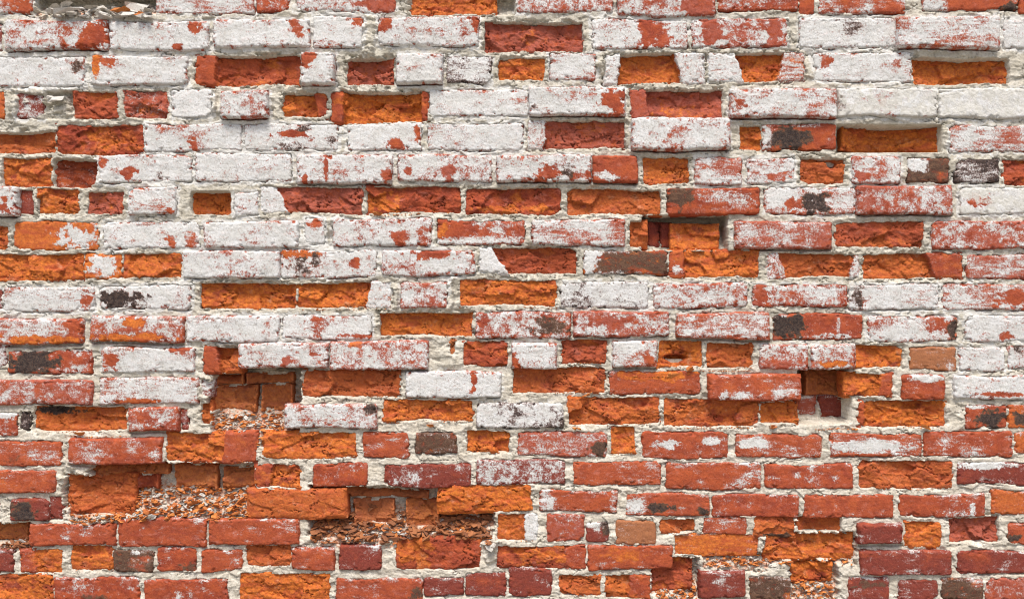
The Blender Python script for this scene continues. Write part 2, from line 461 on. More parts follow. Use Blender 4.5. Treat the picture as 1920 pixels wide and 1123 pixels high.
def brick_material():
    m, nt, bs = new_mat('fired_brick'); g = N(nt)
    paint, orange, dark, maroon = g.attr('mask'); cement, tan, rough, pink = g.attr('mask2')
    obr = nt.nodes.new('ShaderNodeObjectInfo').outputs['Random']
    nA = g.noise(34, 5, .6); nB = g.noise(120, 6, .65, off=(3, 1, 7)); nC = g.noise(420, 3, .6, off=(9, 2, 4))
    nD = g.noise(62, 8, .72, (1, 1, 1.25), (5, 5, 1), .35); nE = g.noise(230, 5, .7, (1, 1, .8), (1, 8, 3))
    nS = g.noise(22, 4, .6, (.6, 1, 2.4), (8, 1, 2), .5)
    red = g.mix(g.step(nA, .35, .65), (.25, .036, .017), (.41, .074, .024))
    red = g.mix(g.m('MULTIPLY', obr, .35), red, (.45, .10, .032))
    org = g.mix(g.step(nB, .32, .68), (.44, .090, .016), (.70, .20, .027))
    org = g.mix(g.step(nS, .48, .68, 0, .8), org, (.42, .070, .024))
    stk = g.noise(26, 6, .65, (.5, 1, 1.8), (1, 6, 2), .8)
    red = g.mix(g.step(stk, .54, .72, 0, .6), red, (.25, .040, .028))
    red = g.mix(g.step(g.noise(38, 5, .6, (1, 1, 1.5), (9, 9, 2), .4), .54, .70, 0, .7), red, (.46, .14, .095))
    ob2 = g.m('FRACT', g.m('MULTIPLY', obr, 7.31)); org = g.mix(g.step(ob2, .45, 1, 0, .7), org, g.mix(nB, (.34, .068, .018), (.50, .115, .036)))
    org = g.mix(g.m('MULTIPLY', g.step(g.noise(46, 7, .72, off=(6, 3, 3)), .54, .72, 0, .6), rough), org, (.62, .30, .17))
    mar = g.mix(nB, (.13, .023, .020), (.27, .046, .030))
    pk = g.mix(nB, (.33, .075, .05), (.42, .12, .085))
    tn = g.mix(nB, (.30, .12, .055), (.38, .17, .08))
    c = g.mix(g.step(g.m('ADD', orange, g.m('MULTIPLY', g.m('SUBTRACT', nA, .5), .9)), .25, .75), red, org)
    c = g.mix(g.m('MULTIPLY', pink, g.step(nD, .38, .55)), c, pk)
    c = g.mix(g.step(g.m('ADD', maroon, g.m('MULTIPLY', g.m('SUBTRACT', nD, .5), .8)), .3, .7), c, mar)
    c = g.mix(g.m('MULTIPLY', tan, .85), c, tn)
    # soot and clinker: brown to near-black
    dk = g.mix(g.step(nD, .38, .62), (.040, .029, .024), (.125, .068, .042))
    dk = g.mix(g.step(dark, .75, 1.0), dk, g.mix(g.step(nB, .4, .65), (.014, .015, .018), (.060, .048, .042)))
    c = g.mix(g.step(g.m('ADD', dark, g.m('MULTIPLY', g.m('SUBTRACT', nD, .5), 1.5)), .25, .68), c, dk)
    # pores and grit
    por = g.step(g.voro(260), .0, .24, 1, 0)
    por = g.m('MULTIPLY', por, g.step(nC, .5, .6)); 
    c = g.mix(g.m('MULTIPLY', por, g.m('ADD', .5, g.m('MULTIPLY', rough, .4))), c, (.06, .018, .012))
    spk = g.m('MULTIPLY', g.step(g.voro(330, off=(4, 4, 4)), .0, .2, 1, 0), g.step(nE, .58, .64))
    c = g.mix(g.m('MULTIPLY', spk, .6), c, (.55, .40, .33))
    c = g.mix(g.step(nC, .35, .7, 0., .22), c, g.mix(.5, c, (.62, .30, .17)))
    c = g.mix(g.step(nE, .32, .5, .5, 0), c, g.mix(.5, c, (.05, .012, .008)))
    # whitewash: brushed, flaking
    nBr = g.noise(85, 7, .74, (.3, 1, 1.3), (2, 3, 8), .5); nD = g.mix(g.step(obr, .25, .75, .1, .8), nD, nBr)
    v = g.m('ADD', paint, g.m('MULTIPLY', g.m('SUBTRACT', nD, .5), 2.3))
    v = g.m('ADD', v, g.m('MULTIPLY', g.m('SUBTRACT', nE, .5), 1.15))
    v = g.m('ADD', v, g.m('MULTIPLY', g.m('SUBTRACT', g.noise(700, 2, .5), .5), .9))
    has = g.step(paint, .005, .04)
    film = g.m('MULTIPLY', g.step(v, .22, .60, 0, .6), has)
    solid = g.m('MULTIPLY', g.step(v, .42, .63), has)
    wh = g.mix(g.step(g.noise(26, 5, .6, off=(2, 2, 9)), .35, .7), (.70, .70, .69), (.605, .60, .57))
    wh = g.mix(g.step(g.noise(46, 6, .7, (1, 1, 1.4), (3, 7, 1), .5), .52, .70, 0, .4), wh, (.68, .53, .49))
    wh = g.mix(g.step(nE, .34, .52, .75, 0), wh, (.47, .445, .40))
    wh = g.mix(g.step(g.noise(50, 8, .75, (.7, 1, 1.5), (4, 1, 1), .6), .52, .68, 0, .6), wh, (.45, .43, .39))
    crk = g.step(g.voro2(46), 0, .035, 1, 0); wh = g.mix(g.m('MULTIPLY', crk, g.step(nA, .48, .6, 0, .7)), wh, (.22, .19, .17))
    dots = g.m('MULTIPLY', g.step(g.voro(150, off=(1, 9, 1)), .0, .13, 1, 0), g.step(g.noise(14, 3), .52, .62))
    wh = g.mix(g.m('MULTIPLY', dots, .8), wh, (.12, .10, .09))
    c = g.mix(film, c, (.58, .42, .385)); c = g.mix(solid, c, wh)
    cem = g.mix(g.step(nB, .35, .65), (.53, .51, .45), (.68, .665, .62))
    cm = g.m('MULTIPLY', cement, g.step(g.noise(30, 6, .65, off=(7, 7, 7)), .42, .52)); c = g.mix(cm, c, cem)
    nt.links.new(c, bs.inputs['Base Color'])
    bs.inputs['Roughness'].default_value = .88; bs.inputs['Specular IOR Level'].default_value = .25
    h = g.m('ADD', g.m('MULTIPLY', nE, .6), g.m('MULTIPLY', nC, .5)); h = g.m('SUBTRACT', h, g.m('MULTIPLY', por, .5))
    b0 = g.bump(g.m('MULTIPLY', g.m('ADD', nB, g.m('MULTIPLY', nE, .7)), rough), .5, .003); b1 = g.bump(h, .8, .0026, b0); b2 = g.bump(solid, .5, .0009, b1)
    nt.links.new(b2, bs.inputs['Normal'])
    return m
def mortar_material():
    m, nt, bs = new_mat('lime_mortar'); g = N(nt)
    paint, dust, dirt_shade, warm = g.attr('mask')
    nA = g.noise(30, 6, .65); nB = g.noise(150, 6, .7, off=(3, 1, 7)); nC = g.noise(600, 3, .6)
    base = g.mix(g.step(nA, .35, .65), (.49, .455, .37), (.65, .615, .53))
    base = g.mix(warm, base, g.mix(g.step(nA, .35, .65), (.60, .545, .445), (.73, .68, .59)))
    c = g.mix(g.step(nB, .35, .6, .6, 0), base, (.36, .32, .255))
    v = g.m('ADD', paint, g.m('MULTIPLY', g.m('SUBTRACT', g.noise(70, 7, .7, off=(1, 2, 3)), .5), 1.8))
    c = g.mix(g.step(v, .45, .7, 0, .8), c, (.69, .68, .65))
    dd = g.m('ADD', dirt_shade, g.m('MULTIPLY', g.m('SUBTRACT', g.noise(90, 6, .7, off=(6, 2, 3)), .5), 1.6))
    c = g.mix(g.step(dd, .5, .8, 0, .6), c, (.17, .145, .11))
    du = g.m('ADD', dust, g.m('MULTIPLY', g.m('SUBTRACT', g.noise(160, 5, .7, off=(6, 9, 3)), .5), 1.7))
    c = g.mix(g.step(du, .40, .62, 0, .9), c, g.mix(nB, (.50, .17, .07), (.64, .42, .31)))
    grit = g.step(g.voro(420), 0, .2, 1, 0)
    c = g.mix(g.m('MULTIPLY', grit, g.step(nB, .5, .62, 0, .75)), c, (.13, .11, .09))
    c = g.mix(g.m('MULTIPLY', g.step(g.voro(360, off=(3, 3, 3)), 0, .2, 1, 0), g.step(nA, .5, .6, 0, .6)), c, (.74, .72, .68))
    nt.links.new(c, bs.inputs['Base Color']); bs.inputs['Roughness'].default_value = .95; bs.inputs['Specular IOR Level'].default_value = .15
    h = g.m('ADD', g.m('MULTIPLY', nB, 1.), g.m('MULTIPLY', nC, .5)); h = g.m('SUBTRACT', h, g.m('MULTIPLY', grit, .3))
    nt.links.new(g.bump(h, .75, .0026), bs.inputs['Normal'])
    return m
def chip_material(name, a, b):
    m, nt, bs = new_mat(name); g = N(nt)
    oi = nt.nodes.new('ShaderNodeNewGeometry').outputs['Random Per Island']
    c = g.mix(oi, a, b); n = g.noise(300, 4, .6)
    c = g.mix(g.step(n, .3, .7, .35, 0), c, (a[0]*.5, a[1]*.5, a[2]*.5))
    nt.links.new(c, bs.inputs['Base Color']); bs.inputs['Roughness'].default_value = .95
    nt.links.new(g.bump(n, .5, .002), bs.inputs['Normal'])
    return m
MAT_BRICK = brick_material(); MAT_MORTAR = mortar_material()
MAT_OCHIP = chip_material('crumbled_brick', (.42, .12, .032), (.66, .245, .06))
MAT_BCHIP = chip_material('dull_crumbled_brick', (.22, .085, .04), (.40, .15, .055))
MAT_WCHIP = chip_material('crumbled_mortar', (.44, .40, .34), (.68, .65, .60))
def ground_material():
    m, nt, bs = new_mat('gravelly_soil'); g = N(nt)
    c = g.mix(g.noise(40, 8, .7), (.22, .20, .16), (.36, .33, .28)); nt.links.new(c, bs.inputs['Base Color'])
    bs.inputs['Roughness'].default_value = 1; nt.links.new(g.bump(g.noise(60, 8, .7), .8, .02), bs.inputs['Normal'])
    return m

# ------------------------------------------------------------------ mesh helpers
def mesh_from(name, V, F, mat, attrs=None, smooth=True):
    me = bpy.data.meshes.new(name); nv = len(V); nf = len(F)
    me.vertices.add(nv); me.vertices.foreach_set('co', np.ascontiguousarray(V, np.float32).ravel())
    k = F.shape[1]
    me.loops.add(nf * k); me.loops.foreach_set('vertex_index', np.ascontiguousarray(F, np.int32).ravel())
    me.polygons.add(nf); me.polygons.foreach_set('loop_start', np.arange(0, nf * k, k, dtype=np.int32))
    me.polygons.foreach_set('loop_total', np.full(nf, k, np.int32))
    me.polygons.foreach_set('use_smooth', np.full(nf, smooth, bool))
    me.update(calc_edges=True)
    for an, arr in (attrs or {}).items():
        a = me.color_attributes.new(an, 'FLOAT_COLOR', 'POINT'); a.data.foreach_set('color', np.ascontiguousarray(arr, np.float32).ravel())
    me.materials.append(mat)
    return me
def grid_faces(nx, ny, off=0):
    i = np.arange(ny - 1)[:, None] * nx + np.arange(nx - 1)[None, :]; i = i.ravel() + off
    return np.stack([i, i + nx, i + nx + 1, i + 1], 1)

# ------------------------------------------------------------------ the ground and the wall
gv = np.array([(-60, -60, 0), (60, -60, 0), (60, 60, 0), (-60, 60, 0)], float)
ground = bpy.data.objects.new('ground', mesh_from('ground', gv, np.array([[0, 1, 2, 3]]), ground_material())); COL.objects.link(ground)
ground['kind'] = 'structure'; ground['label'] = 'bare gravelly ground at the foot of the brick wall'
wall = bpy.data.objects.new('brick_wall', None); COL.objects.link(wall)
wall['label'] = 'old weathered brick wall with flaking whitewash, crumbling faces and pale lime mortar'
wall['category'] = 'wall'; wall['kind'] = 'thing'
def link(o, parent=None):
    COL.objects.link(o)
    if parent is not None: o.parent = parent
    return o

# ------------------------------------------------------------------ bricks
def blob(mod, px, py, n):
    x, y, rx, ry = mod[1][:4]; a = mod[1][4] if len(mod[1]) > 4 else .8
    q = np.sqrt(((px - x) / rx) ** 2 + ((py - y) / ry) ** 2) + n * 1.15
    return a * ss(1.35, .55, q)
def make_brick(i, b):
    x0, y0, x1, y1, d = b['x0'], b['y0'], b['x1'], b['y1'], b['d']; sp = b['sp']
    inframe = x1 > -5 and x0 < 1925 and y1 > -5 and y0 < 1128
    st = (1.55 if sp else 1.8) if inframe else 5
    ex = 3.0 if sp else 1.6
    xs = np.linspace(x0 - ex, x1 + ex, max(8, int((x1 - x0 + 2*ex) / st) + 1)); ys = np.linspace(y0 - ex, y1 + ex, max(8, int((y1 - y0 + 2*ex) / st) + 1))
    gx, gy = np.meshgrid(xs, ys); nx, ny = len(xs), len(ys)
    sdv = sdist(b, gx, gy); dx, dy = warp(gx, gy); px, py = gx + dx, gy + dy
    sx, sy = px + i * 37.7, py + i * 91.3         # private noise space
    r = random.Random(i * 13 + 5)
    n1 = fbm(sx / 22, sy / 16, 3, 4); n2 = fbm(sx / 7, sy / 6, 5, 4, .6); n3 = fbm(sx / 60, sy / 30, 8, 2)
    u = (gx - x0) / (x1 - x0); v = (gy - y0) / (y1 - y0)
    # intact face: slightly bowed and pitted, arrises worn and chipped
    n0 = fbm(sx / 3.2, sy / 3.2, 9, 2)
    face = .0014 * n3 + .0010 * n1 + .0009 * n2 + .0008 * n0 + (r.random() - .5) * .004 * (u - .5) + (r.random() - .5) * .004 * (v - .5)
    edge = np.clip(1 - sdv / 3.2, 0, 1) ** 2 * .0016
    chip = ss(.12, .5, fbm(sx / 12, sy / 9, 15, 3)) * np.clip(1 - sdv / 9, 0, 1) * .0075
    face = face + edge + chip
    base_d = 0 if sp else d
    isf = np.ones_like(gx) if not sp else np.zeros_like(gx)
    fp = np.zeros_like(gx); fd = np.zeros_like(gx)
    for mod in b['mods']:
        if mod[0] == 'f':
            a0, a1, sl, cov = mod[1]
            wob = 5 * n1 + 3 * n2 + sl * (v - .5) * 1.4
            mk = ss(a1 + 1.2, a1 - 1.2, gx + wob) if abs(a0 - x0) < 8 else ss(a0 - 1.2, a0 + 1.2, gx + wob)
            isf = np.maximum(isf, mk); fp = np.where(mk > .5, cov, fp)
    depth = face + base_d
    if sp:
        dd = max(d, .003)
        A = min(1.0, .55 + d / .025)
        fz = facets(sx + 9 * n1, sy + 5 * n1, 52, 2, .013, .010) * 1.0 + facets(sx + 5 * n2, sy + 4 * n2, 17, 6, .0034, .0032) + facets(sx + 2 * n2, sy, 6.5, 19, .0014, .0012)
        rid = np.abs(fbm(sx / 26, sy / 9, 61, 4))
        crack = ss(.03, .0, np.abs(fbm(sx / 38, sy / 22, 71, 4))) * ss(-.1, .25, fbm(sx / 50, sy / 40, 77, 2))
        hollow = np.sin(np.clip(u, 0, 1) * np.pi) ** .5 * (1.08 - .45 * np.clip(v, 0, 1))
        broken = d * (.45 + .6 * hollow) + A * (fz * .8 + .0010 * n1 + .0008 * n2 + .0008 * n0 - .0008 * rid + .0008) + crack * .009
        broken = np.maximum(broken, -.0035 if d > 0 else d - .004) + np.clip(1 - sdv / 5, 0, 1) ** 2 * .002
        depth = broken * (1 - isf) + (face + .0015) * isf
    if i % 3 == 0 and not sp and d < .02 and x1 - x0 > 110:       # hair cracks and wire-cut marks
        for kx in (r.uniform(.2, .8),):
            depth = depth + .0016 * ss(1.4, 0, np.abs(gx - (x0 + kx * (x1 - x0)) + 2 * n1))
    for mod in b['mods']:
        if mod[0] == 'v': depth = depth + .0028 * ss(1.6, 0, np.abs(gx - mod[1][0] + 1.5 * n1))
        if mod[0] == 'h':
            x, y, rx, ry = mod[1][:4]; q = np.sqrt(((px - x) / rx) ** 2 + ((py - y) / ry) ** 2) + n1 * .5
            depth = depth + .028 * ss(1.1, .75, q)
    deep = np.clip(-sdv / 1.6, 0, 1)
    depth = depth + deep * (.012 if not sp else .004)
    comp = b['comp']
    V = world(px, py, depth, comp)
    # skirt: the flanks run back into the wall
    per = np.concatenate([np.arange(nx), np.arange(2*nx - 1, nx*ny, nx), np.arange(nx*ny - 2, nx*(ny-1) - 1, -1), np.arange(nx*(ny-2), 0, -nx)])
    Vf = V.reshape(-1, 3); np_ = len(per)
    rings = [Vf]; 
    for q in (.018, .055):
        R = Vf[per].copy(); R[:, 1] += q - (.0 if q < .03 else 0); rings.append(R)
    nv = nx * ny
    F = [grid_faces(nx, ny)]; a = per; nxt = np.roll(np.arange(np_), -1)
    F.append(np.stack([a, a[nxt], nv + nxt, nv + np.arange(np_)], 1))
    F.append(np.stack([nv + np.arange(np_), nv + nxt, nv + np_ + nxt, nv + np_ + np.arange(np_)], 1))
    F = np.concatenate(F); F = F[:, ::-1] if False else F
    # surface state
    c = b['col']; z = np.zeros_like(gx)
    P = z + b['paint']; O = z + {'R': .18, 'O': .92, 'P': .08, 'D': .05, 'B': .2, 'K': .1, 'Y': .95, 'T': .5, 'C': .2}[c] + (r.random() - .5) * .2
    K = z + {'B': .60 + .12 * r.random(), 'K': 1.05}.get(c, 0.); M = z + {'D': .85}.get(c, .0) 
    C = z + {'C': .9}.get(c, 0.); T = z + {'T': 1., 'Y': .5}.get(c, 0.); PK = z + {'P': .8}.get(c, .12 * r.random())
    if c == 'D': M = M + .5 * n3 - .12
    if c == 'R' and not sp: M = M + .38 * np.clip(n3 + .3 * n1 + (r.random() - .45) * .6, 0, 1)
    if sp:
        O = O + .55 * n3 - .30 * ss(.0, .35, n1) - isf * .55; M = M + .25 * ss(.1, .4, n1)
        if c in 'RP': O = O + .45 * ss(-.002, .006, (depth - d))
        P = np.where(isf > .5, fp, P)
    if not sp and b['paint'] <= .15 and y0 > 560: P = P + .08 + (.3 * r.random()) * n1 + .2 * n3 + .22 * ss(8, 1, gy - y0)
    if c == 'B': O = O + .6 * ss(0, .4, n1); K = K - .3 * ss(.05, .4, n3)
    if not sp and 0 < b['paint'] < .97: P = P - .09 + (.1 + .3 * r.random()) * n3 + .32 * fbm(px / 80, py / 70, 231, 3) + .30 * n1 + .1 * n2
    P0 = P.copy()
    for mod in b['mods']:
        k = mod[0]
        if k in 'wrko':
            f = blob(mod, px, py, n1 + .45 * n2 + .2 * n0)
            if k == 'w': P = P + f * .9
            if k == 'r': P = P - f * .95
            if k == 'o': P = P - f * .9; O = O + f
            if k == 'k': P = P - f * (.42 + .25 * (n1 > 0)); K = np.maximum(K, f * 1.15)
    if not sp and b['paint'] > .1: P = P - .10 * np.clip(1 - sdv / 5, 0, 1)
    P = P - ss(.001, .005, chip) * .5 * (b['paint'] > 0)
    P = np.where((P0 <= 0) & (P <= 0), 0, P)
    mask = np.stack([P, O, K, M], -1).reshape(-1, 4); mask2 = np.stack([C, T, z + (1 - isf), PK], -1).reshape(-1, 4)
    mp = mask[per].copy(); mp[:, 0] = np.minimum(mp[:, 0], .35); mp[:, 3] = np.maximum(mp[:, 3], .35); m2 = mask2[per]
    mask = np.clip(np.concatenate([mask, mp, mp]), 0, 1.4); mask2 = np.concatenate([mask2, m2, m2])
    Vall = np.concatenate(rings); cen = Vf.mean(0); cen[1] = 0
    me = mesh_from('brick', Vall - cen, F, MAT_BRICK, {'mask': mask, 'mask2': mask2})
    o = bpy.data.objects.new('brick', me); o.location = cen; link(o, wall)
    p = b['paint']
    if d > .045: lab = 'dull inner brick exposed where the outer face has fallen away'
    elif sp: lab = {'O': 'crumbling brick with its face gone, raw orange inside', 'Y': 'dull brown crumbling inner brick'}.get(c, 'brick with its face broken away, rough red inside')
    elif c == 'K': lab = 'soot-blackened brick with patchy whitewash'
    elif c == 'B': lab = 'dark brown overburnt brick'
    elif c == 'C': lab = 'brick smeared over with grey mortar'
    elif p > .8: lab = 'brick almost fully covered in whitewash'
    elif p > .4: lab = 'red brick under worn patchy whitewash'
    elif c == 'D': lab = 'bare dark maroon brick'
    elif c == 'T': lab = 'bare tan brick'
    else: lab = 'bare red brick with specks of whitewash'
    o['label'] = lab
    return o
for i, b in enumerate(bricks): make_brick(i, b)

# ------------------------------------------------------------------ mortar: one continuous bed with joints, ledges and pits
MS = 1.35
mx = np.arange(-70, 1991, MS); my = np.arange(-40, 1175, MS)
GX, GY = np.meshgrid(mx, my); H_, W_ = GX.shape
lo = fbm(GX / 90, GY / 40, 101, 3); mid = fbm(GX / 26, GY / 14, 111, 4, .55); hi = fbm(GX / 6, GY / 5, 121, 4, .6)
lumps = facets(GX + 6 * mid, GY + 4 * mid, 30, 17, .004, .003)
M0 = .0032 + .0036 * lo + .0036 * mid + .0017 * hi + lumps * 1.0
crk = ss(.03, 0, np.abs(fbm(GX / 60, GY / 28, 131, 4))) * ss(.0, .25, fbm(GX / 80, GY / 60, 137, 2))
M0 += crk * .007
# pits
PIT = np.zeros_like(GX); RUB = np.zeros_like(GX)
for (a, bb, c, dd_, d0, d1, rb) in PITS:
    wob = (9 * mid + 4 * hi) * (.25 + .75 * min(1, rb)) if rb else 0
    s_in = np.minimum(np.minimum(GX - a, c - GX), np.minimum(GY - bb, dd_ - GY)) + wob
    mk = ss(-1.5, 3.0, s_in); t = np.clip((GY - bb) / (dd_ - bb), 0, 1)
    dep = (d0 * 1.45 + (d1 - d0 * 1.45) * ss(.3, 1.0, t)) / 1000
    rough = (facets(GX, GY, 14, 23, .008, .006) + .004 * hi) * min(1, rb + .2)
    PIT = np.maximum(PIT, mk * (dep + rough)); RUB = np.maximum(RUB, mk * rb * ss(.2, .45, t))
M0 = M0 + PIT
wx, wy = warp(GX, GY); UX, UY = GX - wx, GY - wy
D = M0.copy(); inside = np.full(GX.shape, -99.)
smear = ss(.08, .34, fbm(GX / 42, GY / 22, 141, 4, .6)) * ss(960, 700, GY)
M0 -= smear * .0042 + .0016 * ss(700, 900, GY)
trw = 2.4 + 2.0 * ss(-.1, .3, fbm(GX / 24, GY / 20, 143, 3)) + 5.5 * smear
lowz = ss(760, 900, GY); PB = np.zeros_like(GX); GAP = np.zeros_like(GX)
lipn = ss(.02, .22, fbm(GX / 24, GY / 14, 163, 4, .6))
gapn = ss(.0, .2, fbm(GX / 40, GY / 16, 151, 3))
RECESS = np.zeros_like(GX)
for i, b in enumerate(bricks):
    ix0 = max(0, int((b['x0'] - 14 - mx[0]) / MS)); ix1 = min(W_, int((b['x1'] + 14 - mx[0]) / MS) + 1)
    iy0 = max(0, int((b['y0'] - 14 - my[0]) / MS)); iy1 = min(H_, int((b['y1'] + 18 - my[0]) / MS) + 1)
    if ix1 <= ix0 or iy1 <= iy0: continue
    sl = (slice(iy0, iy1), slice(ix0, ix1))
    kc = 1 + b['comp'] / DIST
    sdv = sdist(b, CX + (UX[sl] - CX) / kc, CY + (UY[sl] - CY) / kc); m0 = D[sl]
    deep = b['d'] > .04
    # joints run proud round recessed bricks, a thin gap opens along many arrises
    near = ss(-2.6, -.6, sdv) * ss(1.5, 0, sdv)
    lip = ss(-9, -1, sdv) * lipn[sl] * (max(0, b['d']) * .55 if b['sp'] and b['d'] < .035 else 0)
    bw = 1.2 if b['d'] > -.009 else 4.0
    below = ss(b['y1'] - 2, b['y1'] + .5, UY[sl]) * ss(b['y1'] + bw + 3, b['y1'] + bw, UY[sl]) * (gapn[sl] if bw < 3 else 1) * ss(b['x0'] - 3, b['x0'] + 3, UX[sl]) * ss(b['x1'] + 3, b['x1'] - 3, UX[sl])
    add = near * gapn[sl] * (1 - smear[sl]) * (1 - .6 * lowz[sl]) * (.012 if not b['sp'] else .0005) + (below * (.007 + .5 * max(0, -b['d'])) if not b['sp'] else 0)
    D[sl] = D[sl] + add + lip; GAP[sl] = np.maximum(GAP[sl], near * gapn[sl] * (1 - smear[sl]) * (0 if b['sp'] else 1))
    tgt = (b['d'] + .016 if b['sp'] else max(b['d'], 0) + .010)
    if b['sp'] and b['d'] < .01: tgt = b['d'] + .020
    t = ss(0, 1, sdv / (trw[sl] if not b['sp'] else 2.2))
    D[sl] = np.where(sdv > 0, np.maximum(D[sl], D[sl] * (1 - t) + np.maximum(tgt, D[sl]) * t), D[sl])
    inside[sl] = np.maximum(inside[sl], sdv)
    if not b['sp'] and b['paint'] > .3: PB[sl] = np.maximum(PB[sl], b['paint'] * ss(-13, -3, sdv))
    if b['sp'] and not deep: RECESS[sl] = np.maximum(RECESS[sl], ss(-12, -1, sdv))
    # brick dust just below crumbling bricks
# mortar squeezed out, lumps and slumped fillets
for (x, y, rx, ry, h) in [(692,60,15,34,7),(618,112,10,20,16),(400,190,7,22,7),(843,552,8,30,9),(742,565,6,28,9),(920,1020,15,13,16),(918,1046,12,10,8),(587,432,8,22,-8),(617,430,7,16,8),(137,905,34,22,6),
        (385,735,18,26,9),(1118,560,5,30,3),(690,95,14,10,8),(1245,190,5,22,5),(1475,60,9,30,6),(915,585,9,10,7),(718,600,9,26,10),(505,195,7,24,6),(1130,205,5,10,4),(30,200,12,26,9),(108,195,26,22,13),(60,172,50,7,9),
        (1128,128,8,14,7),(1408,440,5,22,6),(836,670,20,24,3),(1090,340,60,9,5),(560,700,60,6,6),(1780,250,10,30,3),(1600,250,30,6,2),(1008,905,8,26,3),(1140,380,5,22,4),(560,610,7,10,6),(178,340,14,22,10),(1180,1010,50,12,4),(355,728,18,20,3),(1512,455,30,8,3)]:
    q = np.sqrt(((GX - x) / rx) ** 2 + ((GY - y) / ry) ** 2) + mid * .9 + hi * .3
    D -= ss(1.15, .5, q) * h / 1000 * (inside < 5)
# surface state of the mortar
up = ss(900, 560, GY + 70 * lo)                  # the whitewash is thick above and dies out downwards
MP = .22 * up + .35 * fbm(GX / 80, GY / 70, 231, 3) + .55 * PB * (.4 + .6 * up) + .3 * mid - .25 * RECESS
MD = .34 * RUB + .5 * RUB * mid + .16 * (PIT > .004)
for b in bricks:
    if b['sp'] and b['col'] in 'OY' and b['y0'] > 330:
        ix0 = max(0, int((b['x0'] - mx[0]) / MS)); ix1 = min(W_, int((b['x1'] - mx[0]) / MS)); iy0 = max(0, int((b['y1'] - 4 - my[0]) / MS)); iy1 = min(H_, int((b['y1'] + 14 - my[0]) / MS))
        if ix1 > ix0 and iy1 > iy0: MD[iy0:iy1, ix0:ix1] = np.maximum(MD[iy0:iy1, ix0:ix1], .22)
dirt_shade = .17 + .3 * mid + .25 * ss(.2, -.3, lo) * up + .45 * crk - .10 * (1 - up) + .55 * GAP * (.2 + .8 * up)  # mottled dirt, plus the shade of cracks and joint gaps painted in dark
warm = np.clip(1 - up + .2 * RECESS, 0, 1)
V = world(GX, GY, D).reshape(-1, 3)
F = grid_faces(W_, H_)
keep = ~(inside.ravel()[F].min(1) > 11.5)
F = F[keep]; used = np.unique(F); remap = np.zeros(len(V), np.int64); remap[used] = np.arange(len(used))
me = mesh_from('mortar', V[used], remap[F], MAT_MORTAR, {'mask': np.clip(np.stack([MP, MD, dirt_shade, warm], -1).reshape(-1, 4)[used], 0, 1)})
mo = link(bpy.data.objects.new('mortar', me), wall); mo['label'] = 'pale lime mortar filling the joints and broken pits'

